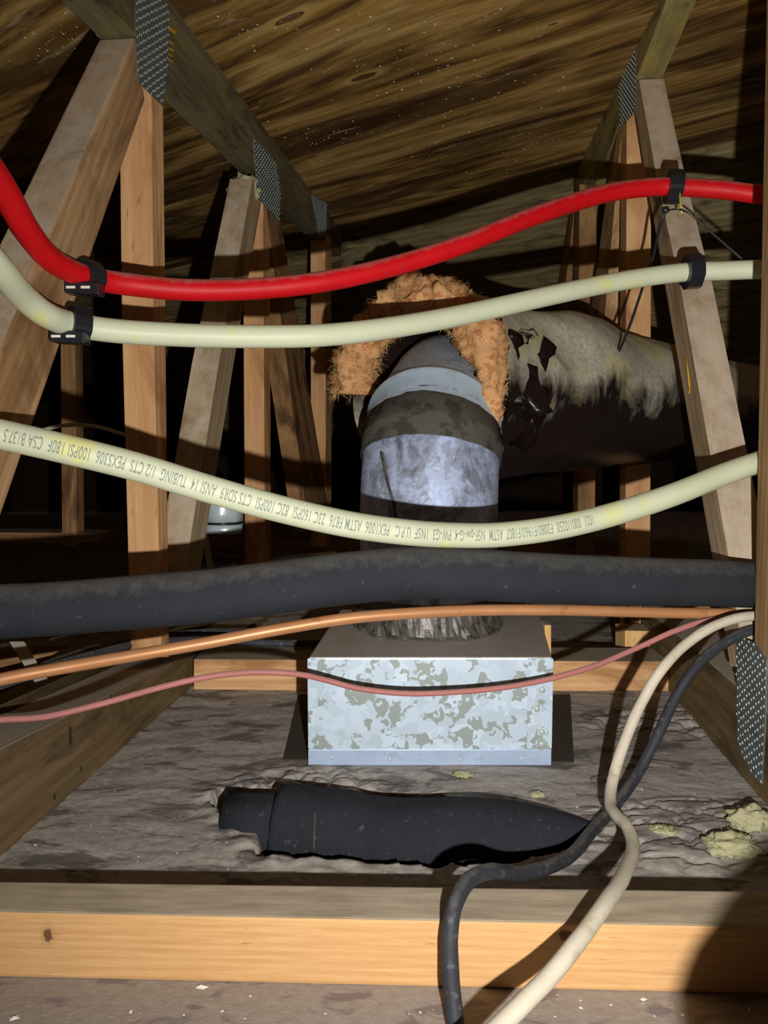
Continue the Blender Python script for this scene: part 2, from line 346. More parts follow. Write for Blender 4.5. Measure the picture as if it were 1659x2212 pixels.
# lower slope beyond: separate sarking boards, one by one
yd = DM.to_3x3() @ V((0, sgn, 0)); yd.z = 0; yd.normalize()
slope = (yd * .80 + V((0, 0, -.60))).normalized(); sn = gx3.cross(slope).normalized()
if sn.dot(CAM - seamA) < 0: sn = -sn
wr = empty('wall_back', seamA, 'sloping wall of weathered horizontal boards beyond the trusses', None); wr['kind'] = 'structure'; del wr['label']
board_m = wood('weathered_sarking', srgb(150, 136, 98), srgb(92, 78, 48), dark=srgb(58, 44, 24), seed=11, across=16)
for i in range(9):
    o_ = seamA + slope * (i * .125 + .002) + sn * random.uniform(-.004, .004)
    p4 = [o_ - gx3 * 1.6, o_ + gx3 * 2.6, o_ + gx3 * 2.6 + slope * .119, o_ - gx3 * 1.6 + slope * .119]
    prism('board', p4, sn, .018, board_m, wr, gx3)

# ------------------------------------------------------------------ trusses
def poly(on, *a): return [on(*q) for q in a]
def ext(a_, b_, t): return a_ + (b_ - a_) * t
def plate(name, on, n, outline, parent, seed, dens=.0062):
    rs = random.Random(seed); pp = [on(x, y, .0012) for x, y in outline]
    o = prism(name, pp, n, .0012, plate_m, parent, V((0, 0, 1)), 0)
    m = o.matrix_world.copy(); m = frame(V((0, 0, 1)), n, pp[0]); mi = m.inverted(); q = [mi @ p for p in pp]
    x0, x1, y0, y1 = min(v.x for v in q), max(v.x for v in q), min(v.y for v in q), max(v.y for v in q); bm = bmesh.new(); i = 0
    def inside(x, y):
        c = False; j = len(q) - 1
        for k in range(len(q)):
            if (q[k].y > y) != (q[j].y > y) and x < (q[j].x - q[k].x) * (y - q[k].y) / (q[j].y - q[k].y) + q[k].x: c = not c
            j = k
        return c
    y = y0 + .003
    while y < y1:
        x = x0 + (.0 if i % 2 else dens * .6)
        while x < x1:
            if inside(x, y):
                L_, W_ = .0015, .0006; h = .0008
                b4 = [bm.verts.new((x - L_, y - W_, 0)), bm.verts.new((x + L_, y - W_, 0)), bm.verts.new((x + L_, y + W_, 0)), bm.verts.new((x - L_, y + W_, 0))]
                t1 = bm.verts.new((x - L_ * .4, y, h)); t2 = bm.verts.new((x + L_ * .5, y, h * rs.uniform(.6, 1.6)))
                for f in ((b4[0], b4[1], t2, t1), (b4[2], b4[3], t1, t2), (b4[1], b4[2], t2), (b4[3], b4[0], t1)): bm.faces.new(f)
            x += dens * 1.5
        y += dens; i += 1
    tt = link('punched_teeth', meshof(bm, 'punched_teeth'), tooth_m, o, m); tt['kind'] = 'stuff'
    return o
TL = empty('roof_truss', onL(100, 1800), 'timber truss on the left, grey diagonal and orange uprights under a dark rafter', 'truss')
TR = empty('roof_truss', onR(1560, 1600), 'timber truss on the right, pale leaning diagonal and green stained rafter end', 'truss')
a, b = onL(365, 0), onL(705, 455); c, d = onL(293, 78), onL(700, 515)
prism('rafter', [ext(a, b, -.75), ext(a, b, 1.25), ext(c, d, 1.25), ext(c, d, -.55)], LN, .044, raft_w, TL)
prism('upright_web', poly(onL, (326, 150), (353, 180), (357, 700), (366, 1420), (348, 1420), (332, 700)), LN, .041, post_w, TL, V((0, 0, 1)))
prism('diagonal_web', poly(onL, (292, 80), (314, 215), (0, 1112), (-175, 1600), (-330, 1560), (0, 752)), LN, .044, web_w, TL, bev=.003)
prism('upright_web', poly(onL, (568, 380), (583, 395), (586, 1330), (573, 1330)), LN, .041, post_w, TL, V((0, 0, 1)))
prism('diagonal_web', poly(onL, (546, 385), (570, 410), (505, 782), (418, 1330), (384, 1330), (473, 782)), LN, .044, web_g, TL, bev=.003)
prism('diagonal_web', poly(onL, (572, 430), (606, 470), (712, 1110), (668, 1150)), LN, .044, farw, TL)
prism('upright_web', poly(onL, (703, 500), (716, 515), (716, 1180), (704, 1180)), LN, .044, post_w, TL, V((0, 0, 1)))
a, b = onL(0, 1620), onL(420, 1410); c, d = onL(0, 1850), onL(420, 1480)
q4 = [ext(a, b, -.9), ext(a, b, 3.2), ext(c, d, 3.2), ext(c, d, -.9)]
fm = frame(max((q4[(i + 1) % 4] - q4[i] for i in range(4)), key=lambda v: v.length), LN, q4[0]).inverted()
kk = [(fm @ onL(x, y)).to_2d().to_tuple() + (l_, w_) for x, y, l_, w_ in ((152, 1590, .0035, .011), (240, 1512, .002, .008), (283, 1508, .0018, .007), (175, 1660, .002, .003), (118, 1722, .002, .003))]
chord_l = wood('knotty_chord_wood', srgb(134, 112, 80), srgb(90, 72, 48), dark=srgb(58, 44, 28), green=srgb(120, 106, 60), dust=srgb(176, 164, 148), dstr=1.0, seed=15, across=20, gs=.4, knots=kk)
prism('bottom_chord', q4, LN, .066, chord_l, TL)
plate('nail_plate', onL, LN, [(292, -70), (352, -60), (365, 30), (364, 125), (352, 229), (300, 178), (294, 100)], TL, 1)
plate('nail_plate', onL, LN, [(548, 300), (596, 350), (606, 420), (604, 480), (556, 425)], TL, 2)
plate('nail_plate', onL, LN, [(672, 420), (706, 440), (705, 505), (690, 512)], TL, 3)
a, b = onR(1395, 0), onR(1247, 365); c, d = onR(1440, 0), onR(1300, 365)
raft_r = wood('greenish_rafter_wood', srgb(176, 160, 108), srgb(120, 104, 66), dark=srgb(72, 62, 40), green=srgb(176, 162, 64), seed=16, across=18, gs=.6)
prism('rafter', [ext(a, b, -.6), ext(a, b, 1.15), ext(c, d, 1.15), ext(c, d, -.6)], RN, .044, raft_r, TR)
ylw = plain('yellow_marks', srgb(214, 168, 40), .8, .1, bump=0)
for x, y, w2, h2 in ((373, 66, 16, 7), (371, 92, 10, 4), (370, 106, 11, 5), (369, 118, 8, 3), (369, 130, 8, 4)):
    prism('lumber_mark', poly(lambda a1, b1: onL(a1, b1, .0008), (x - w2 / 2, y - h2), (x + w2 / 2, y - h2 / 2 + 4), (x + w2 / 2, y + h2 / 2 + 4), (x - w2 / 2, y)), LN, .0006, ylw, TL, bev=0)
tube('resin_streak', [onR(1482, 770, .0004), onR(1486, 800, .0004), onR(1490, 835, .0004), onR(1489, 850, .0004)], .0012, ylw, TR, sides=6)
prism('diagonal_web', poly(onR, (1380, 172), (1422, 400), (1470, 620), (1575, 1210), (1610, 1440), (1576, 1440), (1540, 1210), (1358, 172)), RN, .042, web_g, TR, bev=.003)
prism('upright_web', poly(onR, (1354, 200), (1341, 225), (1337, 1400), (1350, 1400)), RN, .044, post_w, TR, V((0, 0, 1)))
prism('diagonal_web', poly(onR, (1346, 240), (1322, 330), (1252, 860), (1290, 860)), RN, .034, web_w, TR)
prism('upright_web', poly(onR, (1252, 350), (1240, 365), (1236, 1300), (1247, 1300)), RN, .044, farw, TR, V((0, 0, 1)))
prism('diagonal_web', poly(onR, (1246, 400), (1232, 440), (1180, 760), (1205, 760)), RN, .04, farw, TR)
prism('foreground_web', poly(onR, (1656, -40), (1775, -60), (1745, 1560), (1628, 1425)), RN, .044, wood('brown_post_wood', srgb(186, 154, 110), srgb(142, 110, 72), seed=23, across=34), TR, V((0, 0, 1)))
c, d = onR(1659, 1745), onR(1450, 1500); up = V((0, 0, .089))
prism('bottom_chord', [ext(c, d, -1) + up, ext(c, d, 3.4) + up, ext(c, d, 3.4), ext(c, d, -1)], RN, .066, chord_w, TR)
plate('nail_plate', onR, RN, [(1372, 92), (1374, 220), (1366, 248), (1340, 276), (1336, 190), (1358, 125)], TR, 4)
plate('nail_plate', onR, RN, [(1590, 1370), (1628, 1388), (1655, 1425), (1652, 1560), (1645, 1694), (1622, 1672), (1592, 1602)], TR, 5)

# dark members of the next bays
FT = empty('roof_truss', P(140, 1200, 1.9), 'dark timber frame seen far left behind the diagonal', 'truss')
for x0, x1, y0, y1, Y in ((130, 162, 700, 1180, 1.7), (560, 600, 520, 1180, 2.6)):
    if x0 < 500: prism('upright_web', pts((x0, y0, Y), (x1, y0, Y), (x1 + 4, y1, Y), (x0 + 4, y1, Y)), V((0, -1, 0)), .044, farw, FT, V((0, 0, 1)))
prism('rail', pts((-40, 1150, 1.7), (216, 1152, 1.7), (216, 1172, 1.7), (-40, 1174, 1.7)), V((0, -1, 0)), .09, farw, FT)
# ------------------------------------------------------------------ noggins and blocks
def bar(name, q, dpt, mat, label, group=None, axis=None):
    p4 = pts(*q); o = prism(name, p4, V((0, -1, 0)), dpt, mat, None, axis or V((1, 0, 0))); tag(o, label, 'timber', group); return o
n0 = FL(430, 1492).y
ya = P(420, 1425, n0); yb = P(1449, 1430, n0)
bar('noggin', ((418, 1424, n0), (1449, 1429, n0), (1449, 1500, n0), (418, 1490, n0)), .075, post_w, 'orange timber noggin crossing behind the galvanised box')
bar('timber_block', ((1350, 1362, 1.135), (1440, 1364, 1.135), (1440, 1412, 1.135), (1350, 1412, 1.135)), .05, pine, 'short sawn block on top of the rear noggin right of the box', axis=V((0, 0, 1)))
bar('timber_block', ((1382, 1306, 1.2), (1552, 1306, 1.2), (1552, 1388, 1.2), (1382, 1388, 1.2)), .05, post_w, 'wide orange block behind the small sawn block')
bar('timber_block', ((1176, 1350, .985), (1191, 1350, .985), (1191, 1440, .985), (1180, 1440, .985)), .03, pine, 'thin pale timber end beside the right rear corner of the box', axis=V((0, 0, 1)))
bar('cross_rail', ((900, 1172, 2.0), (1490, 1172, 2.0), (1490, 1202, 2.0), (900, 1202, 2.0)), .09, farw, 'dim rail far back behind the duct on the right')
bar('cross_rail', ((420, 1160, 2.3), (900, 1162, 2.3), (900, 1200, 2.3), (420, 1196, 2.3)), .05, farw, 'dark rail far back left of the duct')
bar('timber_block', ((588, 1370, 1.5), (660, 1372, 1.5), (660, 1396, 1.5), (588, 1394, 1.5)), .05, farw, 'dim low block left of the box far behind')
bar('timber_block', ((-20, 1402, .95), (150, 1392, .95), (60, 1450, .95), (-20, 1480, .95)), .03, farw, 'brown offcut in the dark beyond the left chord')
# foreground batten
f0 = FL(830, 2132).y; b4_ = FL(0, 2115); b5_ = FL(1659, 2145)
top = .044
pA, pB = FL(0, 1970, top), FL(1659, 2003, top); pC, pD = FL(1659, 1924, top), FL(0, 1903, top)
e = (pB - pA) * .35; e2 = (pC - pD) * .35
pm = wood('bright_pine_batten', srgb(252, 210, 146), srgb(232, 180, 112), dust=srgb(172, 156, 132), dstr=.95, across=40, seed=21, knots=[])
bt = prism('pine_batten', [pA - e, pB + e, pC + e2, pD - e2], V((0, 0, 1)), top, None, None, V((1, 0, 0)), .002)
tag(bt, 'bright pine batten lying across the front with two small knots', 'batten')
mi = bt.matrix_world.inverted()
def kmat():
    fr = (pB - pA).normalized(); kk = []
    for px, py, rx, rz in ((105, 2018, .0032, .0048), (1212, 1996, .0045, .004)):
        d_ = ray(px, py); nn = V((0, -1, 0)); q = CAM + d_ * ((pA - CAM).dot(nn) / d_.dot(nn)); q = mi @ q; kk.append((q.x, q.z, rx, rz))
    m = M_('bright_pine_batten_wood', .7, .25)
    sepz = m.map((1, 1, 1))
    lines = m.n('ShaderNodeTexWave', bands_direction='Z'); lines.inputs['Scale'].default_value = 52; lines.inputs['Distortion'].default_value = 7.0; lines.inputs['Detail'].default_value = 3; lines.inputs['Detail Scale'].default_value = .8
    m.l(m.map((.05, 1, 1)), lines.inputs['Vector'])
    fine = m.noise(m.map((14, 500, 500)), 1, 5, .7)
    c = m.ramp(m.math('ADD', m.math('MULTIPLY', lines.outputs['Fac'], .12), m.math('MULTIPLY', fine, .88)), [(.25, srgb(200, 150, 96)), (.75, srgb(230, 186, 130))])
    fl = m.noise(m.map((60, 380, 420), (5, 0, 0)), 1, 2, .5); c = m.mix(m.ramp(fl, [(.70, 0), (.75, .7)]), c, srgb(176, 112, 58))
    for kx, kz, rx, rz in kk:
        mp = m.n('ShaderNodeMapping'); mp.inputs['Location'].default_value = (-kx / rx, 0, -kz / rz); mp.inputs['Scale'].default_value = (1 / rx, 0, 1 / rz)
        m.l(m.co.outputs['Object'], mp.inputs[0]); ln = m.n('ShaderNodeVectorMath', operation='LENGTH'); m.l(mp.outputs[0], ln.inputs[0])
        d2 = m.math('ADD', ln.outputs['Value'], m.math('MULTIPLY', m.noise(m.map((400,) * 3), 1, 3), .9))
        c = m.mix(m.ramp3(d2, [(1.2, .95), (1.45, .2), (1.0 * 2.6, 0)]), c, srgb(112, 74, 50))
    dn = m.noise(m.map((40, 90, 60)), 1, 5, .65); dc = m.ramp(m.noise(m.map((20, 120, 60)), 1, 5), [(.35, srgb(158, 144, 122)), (.65, srgb(190, 174, 150))])
    c = m.mix(m.up(.5, .7), c, dc)
    m.bump(fine, .15, .001); return m.col(c)
bt.data.materials.clear(); bt.data.materials.append(kmat())

# ------------------------------------------------------------------ galvanised register box
bl, br = FL(668, 1652), FL(1189, 1652); y0 = (bl.y + br.y) / 2; zt = P(930, 1420, y0).z; dep = .245
R_ = lambda p: P(p[0], p[1], y0)
x0, x1 = bl.x, br.x; B0 = V((x0, y0, 0))
UPV = V((0, 0, 1))
bx = empty('duct_boot_box', (0.5 * (x0 + x1), y0 + dep / 2, 0), 'galvanised sheet metal box with spangled front under the round duct', 'duct box')
prism('box_body', [V((x0, y0, zt)), V((x1, y0, zt)), V((x1 + .036, y0 + dep, zt)), V((x0 + .020, y0 + dep, zt))], UPV, zt, zinc, bx, V((1, 0, 0)), .0025)
def sheet(name, xa, xb, za, zb, y, mat, par, th=.0015): return box(name, (xa, y - th, za), (xb, y, zb), mat, par, .0006)
sheet('bottom_flange', x0 - .001, x1 + .0005, .0, .0175, y0, zinc_c if 0 else plain('flange_zinc', srgb(186, 204, 232), .4, .5, .25, sp_=.6, spcol=srgb(160, 178, 196), spsc=60, bump=.05), bx)
sheet('side_flange', x0 - .001, x0 + .0155, .018, zt - .001, y0, zinc, bx, .001)
sheet('side_flange', x1 - .026, x1 + .001, .018, zt - .001, y0, zinc, bx, .001)
def rivet(px, py, r=.0035, ring=True):
    c_ = P(px, py, y0 - .0012); bm = bmesh.new()
    bmesh.ops.create_uvsphere(bm, u_segments=14, v_segments=8, radius=r, matrix=Matrix.Translation(c_) @ Matrix.Diagonal((1, .45, 1, 1)))
    link('rivet', meshof(bm), tooth_m, bx, smooth=True)
    if ring:
        th = [c_ + V((math.cos(t) * r * 1.7, 0, math.sin(t) * r * 1.7)) for t in [i * math.pi / 10 for i in range(21)]]
        link('rivet_ring', meshof(tube_bm(th, .0006, 6, ref=V((0, 1, 0)), caps=False)), zinc, bx, smooth=True)
for p_ in ((1172, 1491), (1160, 1532), (1171, 1582), (1170, 1608)): rivet(*p_)
for p_ in ((692, 1511), (694, 1551), (717, 1637), (842, 1640), (994, 1642), (1127, 1639)): rivet(p_[0], p_[1], .0022, False)
# foil tape crumple round the duct foot
def crumple(name, c_, sx, sy, sz, mat, par, seed, amp=.35, sub=4, flatz=None):
    bm = bmesh.new(); bmesh.ops.create_icosphere(bm, subdivisions=sub, radius=1)
    for v in bm.verts:
        k = 1 + amp * noise.fractal(v.co * 2.2 + V((seed, 0, 0)), 1, 2, 4); v.co = V((v.co.x * sx * k, v.co.y * sy * k, v.co.z * sz * k))
        if flatz is not None: v.co.z = max(v.co.z, flatz)
        v.co += c_
    return link(name, meshof(bm), mat, par, smooth=True)
DC = V((P(926, 1100, .937).x, .937, 0)); RD = .087
bm = bmesh.new(); FR = []
for j, (rr, zz) in enumerate(((.0012, .040), (.003, .028), (.006, .014), (.008, .004), (.0085, .001))):
    FR.append([])
    for i in range(120):
        t = i * math.pi / 60; nn = noise.fractal(V((t * 9, j * .9, 2)), 1, 2, 4)
        FR[-1].append(bm.verts.new(DC + V((math.cos(t), math.sin(t), 0)) * (RD + rr + .003 * nn * (j > 0) + (.006 * nn if j == 4 else 0)) + V((0, 0, zt + zz + (.003 * abs(nn) if 0 < j < 4 else 0)))))
for a_, b_ in zip(FR, FR[1:]):
    for i in range(120): bm.faces.new((a_[i], a_[(i + 1) % 120], b_[(i + 1) % 120], b_[i]))
link('foil_tape', meshof(bm), plain('grey_crumpled_foil', srgb(104, 100, 94), .4, .5, .3, sp_=.5, spcol=srgb(58, 52, 46), spsc=60, bump=.8, bsc=90), bx, smooth=False)
# flat dark patch laid over the floor on both sides of the box
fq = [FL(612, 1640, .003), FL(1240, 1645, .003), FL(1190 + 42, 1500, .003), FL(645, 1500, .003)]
fl_o = prism('dark_floor_patch', fq, V((0, 0, 1)), .002, dark_patch_m, None, V((1, 0, 0)), 0); tag(fl_o, 'flat dark patch on the floor under and beside the galvanised box', 'sheet')

# ------------------------------------------------------------------ round duct with elbow
du = empty('metal_duct', DC + V((0, 0, zt)), 'round galvanised duct rising from the box into a segmented elbow', 'duct')
dd = V((.22, .9755, 0)).normalized(); UP = V((0, 0, 1)); RB = .146; Z0 = ZC - .067
def ring_at(th_, r, extra=0.0):
    c_ = DC + UP * Z0 + dd * RB * (1 - math.cos(th_)) + UP * RB * math.sin(th_) + (UP * math.cos(th_) + dd * math.sin(th_)) * extra
    n_ = UP * math.cos(th_) + dd * math.sin(th_); u_ = -(dd * math.cos(th_) - UP * math.sin(th_)); v_ = n_.cross(u_)
    return [c_ + u_ * math.cos(k * 2 * math.pi / 56) * r + v_ * math.sin(k * 2 * math.pi / 56) * r for k in range(56)]
def loft(name, rings, mat, par, jitter=0):
    bm = bmesh.new(); R2 = [[bm.verts.new(p + (V((noise.noise(p * 60), noise.noise(p * 60 + V((9, 0, 0))), noise.noise(p * 60 + V((0, 9, 0))))) * jitter if jitter else V())) for p in r] for r in rings]
    for a_, b_ in zip(R2, R2[1:]):
        for k in range(56): bm.faces.new((a_[k], a_[(k + 1) % 56], b_[(k + 1) % 56], b_[k]))
    return link(name, meshof(bm), mat, par, smooth=True)
D = math.radians
def vert_ring(z, r): return [DC + V((0, 0, z)) + (-dd) * math.cos(k * 2 * math.pi / 56) * r + UP.cross(-dd) * math.sin(k * 2 * math.pi / 56) * r for k in range(56)]
loft('straight_pipe', [vert_ring(zt + .001, RD), vert_ring(Z0, RD), ring_at(D(12), RD), ring_at(D(25), RD)], zinc_d, du)
loft('elbow_gore', [ring_at(D(22), RD + .0012), ring_at(D(30), RD + .0012), ring_at(D(40), RD + .0012)], zinc_d, du)
loft('tape_band', [ring_at(D(22.5), RD + .0012), ring_at(D(22.8), RD + .0028), ring_at(D(29), RD + .003), ring_at(D(29.6), RD + .0042), ring_at(D(30.4), RD + .003), ring_at(D(37), RD + .003), ring_at(D(37.4), RD + .0012)], tape_m, du, .0022)
loft('collar_band', [ring_at(D(37), RD + .0015), ring_at(D(46), RD + .0015), ring_at(D(46.5), RD + .0035), ring_at(D(47.6), RD + .0035), ring_at(D(48.2), RD + .0005)], plain('pale_zinc_band', srgb(178, 198, 212), .5, .4, .25, sp_=.6, spcol=srgb(150, 166, 176), spsc=50, bump=.08), du)
loft('elbow_gore', [ring_at(D(48), RD), ring_at(D(48), RD - .009, .038), ring_at(D(48), RD - .019, .086), ring_at(D(48), RD - .030, .119), ring_at(D(60), RD - .037, .119), ring_at(D(60), .002, .12)], zinc_c, du)
sm = [P(805, 978, .86), P(818, 1010, .86), P(828, 1050, .857), P(842, 1085, .855), P(850, 1130, .855)]
# slip seam lying on the pipe, snapped to its surface
def snap(p, off=.001):
    q = V((p.x - DC.x, p.y - DC.y, 0)); q = q.normalized() * (RD + off); return V((DC.x + q.x, DC.y + q.y, p.z))
tube('slip_seam', [snap(p) for p in spline(sm, 6)], .0016, tape_m, du, sides=8)

# ------------------------------------------------------------------ insulated flexible duct
dd = V((.636, .772, 0)).normalized()
axh = ZC + .085; m0 = V((P(905, 830, 1.005).x, 1.005, axh)); far_ = V((m0.x + dd.x * 1.6, m0.y + dd.y * 1.6, axh + .0))
fd = empty('insulated_duct', m0, 'fat insulated duct with torn sooty jacket running back to the right', 'duct')
def jdisp(s_, a_):
    k = .055 * noise.fractal(V((s_ * 7, math.cos(a_) * 1.1, math.sin(a_) * 1.1)), 1, 2, 3) + .03 * math.sin(s_ * 21 + math.sin(a_) * 2.2) * max(0, math.cos(a_)) ** .5 if math.cos(a_) > 0 else .05 * noise.fractal(V((s_ * 7, math.cos(a_) * 1.1, math.sin(a_) * 1.1)), 1, 2, 3)
    d_ = math.hypot((s_ - .20) / .05, (((a_ + math.pi) % (2 * math.pi)) - math.pi - (TA)) / .35)
    if d_ < 1: k -= .10 * (1 - d_) ** .5
    return k
TA = 1.15
pth = [m0 + dd * .012]; d2_ = V((.80, .60, 0))
for s_ in range(90):
    k_ = min(1, s_ / 16); pth.append(pth[-1] + (dd * (1 - k_) + d2_ * k_).normalized() * .012)
pth = [p_ + V((0, 0, .012 * math.sin(i_ * .05) - .00005 * i_)) for i_, p_ in enumerate(pth)]
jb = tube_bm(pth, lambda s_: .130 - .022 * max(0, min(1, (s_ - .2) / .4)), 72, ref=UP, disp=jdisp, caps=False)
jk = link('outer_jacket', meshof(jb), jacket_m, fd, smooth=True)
jb2 = tube_bm(pth[:60], .096, 40, ref=UP, caps=False); link('inner_liner', meshof(jb2), flap_m, fd, smooth=True)
# mouth: rim of glass wool
u_ = UP; v_ = dd.cross(UP)   # v_ points to the near right side
rim = []
for k in range(73):
    t = math.radians(-75 + k * 255 / 72)        # 0 = near right side, 90 = top, 180 = far left
    off = .002 * noise.noise(V((t * 3, 0, 0)))
    rim.append(m0 + v_ * math.cos(t) * (.1165 + off) + UP * math.sin(t) * (.1165 + off) - dd * .002)
def rimr(s_): return .0130 + .015 * max(0, min(1, (s_ - .14) / .08)) + .002 * noise.noise(V((s_ * 60, 3, 0)))
rb = tube_bm(rim, rimr, 20, ref=dd, disp=lambda s_, a_: .6 * noise.fractal(V((s_ * 60, math.cos(a_) * 1.6, math.sin(a_) * 1.6)), 1, 2, 4))
link('glass_wool_rim', meshof(rb), ins_m, fd, smooth=True)
bm = bmesh.new(); rr_ = random.Random(4)
for i in range(5200):
    k = rr_.randrange(73); c_ = rim[k]; t = math.radians(-75 + k * 255 / 72); rad = rimr(k / 72 * .1165 * 4.45)
    a_ = rr_.uniform(0, 2 * math.pi); out = (v_ * math.cos(t) + UP * math.sin(t)); n_ = out * math.cos(a_) - dd * math.sin(a_)
    p0 = c_ + n_ * rad * 1.0; L_ = rr_.uniform(.003, .012) * (1.7 if t > 2.6 else 1)
    dv = (n_ * .5 + V((rr_.gauss(0, .6), rr_.gauss(0, .6), rr_.gauss(0, .6)))).normalized(); w_ = dv.orthogonal().normalized() * .00018
    p1 = p0 + dv * L_ * .5; p2 = p0 + (dv + V((0, 0, -.25))).normalized() * L_
    q = [bm.verts.new(x) for x in (p0 - w_, p0 + w_, p1 + w_, p1 - w_, p2)]
    bm.faces.new((q[0], q[1], q[2], q[3])); bm.faces.new((q[3], q[2], q[4]))
tag(link('loose_fibres', meshof(bm), fib_m, fd), kind='stuff')
# torn flaps of black film over the gash
def flap(c_, axis_, wdt, lng, seed, mat):
    bm = bmesh.new(); n_ = axis_.orthogonal().normalized(); s_ = axis_.cross(n_).normalized(); G = 9; vv = []
    for i in range(G):
        for j in range(G):
            a_, b_ = i / (G - 1) - .5, j / (G - 1) - .5; q = V((a_ * 3, b_ * 3, seed))
            wj = wdt * (1 - .6 * i / (G - 1)) * (1 + .4 * noise.noise(q * 2))
            vv.append(bm.verts.new(c_ + axis_ * a_ * lng + s_ * b_ * wj + n_ * (.018 * noise.fractal(q, 1, 2, 3) + .25 * wdt * b_ * b_ * 4)))
    for i in range(G - 1):
        for j in range(G - 1): bm.faces.new((vv[i * G + j], vv[i * G + j + 1], vv[(i + 1) * G + j + 1], vv[(i + 1) * G + j]))
    bmesh.ops.solidify(bm, geom=bm.faces[:], thickness=.0008)
    return link('torn_flap', meshof(bm), mat, fd, smooth=True)
flap(P(1085, 775, .965), V((.25, .1, .9)).normalized(), .05, .075, 1, flap_m)
flap(P(1148, 790, 1.003), V((.5, .1, .8)).normalized(), .05, .08, 2, flap_m)
flap(P(1125, 840, .97), V((-.3, .1, .9)).normalized(), .05, .085, 3, flap_m)
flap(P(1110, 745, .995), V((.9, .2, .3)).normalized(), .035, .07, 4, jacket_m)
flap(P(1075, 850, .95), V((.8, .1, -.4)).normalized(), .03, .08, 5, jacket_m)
flap(P(1140, 900, .992), V((.5, .1, .8)).normalized(), .04, .09, 6, flap_m)

# ------------------------------------------------------------------ pipes
PR = .0113
red_c = spline(pts((-160, 250, .52), (-60, 320, .56), (0, 398, .60), (60, 500, .655), (110, 560, .695), (180, 596, .735), (260, 612, .765), (400, 626, .79), (550, 624, .81), (700, 608, .83), (850, 575, .86), (1000, 528, .89), (1150, 468, .93), (1300, 420, .97), (1400, 405, .985), (1462, 404, .985), (1560, 410, .975), (1640, 420, .96), (1760, 432, .95)), 12)
o = tube('red_water_pipe', red_c, PR, red_m, sides=28); tag(o, 'red plastic water pipe sagging across the attic', 'pipe')
wh_c = spline(pts((-140, 460, .52), (-60, 520, .55), (0, 582, .585), (50, 640, .63), (100, 680, .66), (155, 700, .69), (250, 715, .71), (400, 724, .73), (550, 727, .745), (700, 724, .76), (850, 707, .79), (1000, 680, .83), (1150, 647, .87), (1300, 615, .91), (1420, 595, .93), (1495, 587, .935), (1560, 585, .93), (1640, 582, .92), (1760, 580, .91)), 12)
o = tube('cream_water_pipe', wh_c, PR, cream_m, sides=28); tag(o, 'cream plastic water pipe clipped just below the red pipe', 'pipe')
lw_c = spline(pts((-160, 905, .53), (0, 938, .55), (150, 972, .56), (300, 1010, .575), (450, 1056, .59), (600, 1098, .605), (750, 1132, .62), (880, 1150, .635), (980, 1156, .65), (1080, 1155, .665), (1200, 1140, .68), (1320, 1112, .70), (1450, 1070, .72), (1560, 1026, .745), (1640, 998, .76), (1740, 965, .78)), 12)
lw = empty('cream_water_pipe', lw_c[60], 'lowest cream plastic pipe with grey printed text hanging in front', 'pipe')
tube('pipe_wall', lw_c, PR, cream_m, lw, sides=28)
# printed text, wrapped on the pipe, upside down as seen
td = bpy.data.curves.new('print', 'FONT')
td.body = '1021  0001/0250  F2080/F1960/F1807  ASTM  NSF-pw-G-4  PW-G3  1NSF  U.P.C.  PEX1006  ASTM F876  23C 160PSI  82C 100PSI  CTS SDR9  ANSI 14  TUBING  1/2 CTS  PEX5306  100PSI 180F  CSA B137.5  F877  ASTM'
td.size = .0135; td.space_character = 1.1; td.offset = .00012
to = bpy.data.objects.new('print', td); C.objects.link(to); bpy.context.view_layer.update()
tm = bpy.data.meshes.new_from_object(to.evaluated_get(bpy.context.evaluated_depsgraph_get())); bpy.data.objects.remove(to)
tb = bmesh.new(); tb.from_mesh(tm); bmesh.ops.triangulate(tb, faces=tb.faces[:])
for _ in range(3):
    bmesh.ops.subdivide_edges(tb, edges=[e_ for e_ in tb.edges if e_.calc_length() > .0016], cuts=1)
    bmesh.ops.triangulate(tb, faces=tb.faces[:])
tb.to_mesh(tm); tb.free()
cum = [0.0]
for i in range(1, len(lw_c)): cum.append(cum[-1] + (lw_c[i] - lw_c[i - 1]).length)
target = P(1276, 1135, .69); i0 = min(range(len(lw_c)), key=lambda i: (lw_c[i] - target).length); s0 = cum[i0]
import bisect
wd = max(v.co.x for v in tm.vertices); scl = min(1.0, (s0 - .02) / wd)
for v in tm.vertices:
    s_ = s0 - v.co.x * scl; k = max(1, min(len(cum) - 1, bisect.bisect(cum, s_))); f_ = (s_ - cum[k - 1]) / (cum[k] - cum[k - 1])
    c_ = lw_c[k - 1].lerp(lw_c[k], f_); t_ = (lw_c[min(k + 1, len(lw_c) - 1)] - lw_c[max(k - 2, 0)]).normalized()
    n_ = (CAM - c_); n_ = (n_ - t_ * n_.dot(t_)).normalized(); u2 = t_.cross(n_) ; u2 = u2 if u2.z > 0 else -u2
    a_ = -(v.co.y - .0045) / PR; v.co = c_ + (n_ * math.cos(a_) + u2 * math.sin(a_)) * (PR + .00025)
link('printed_text', tm, ink_m, lw)

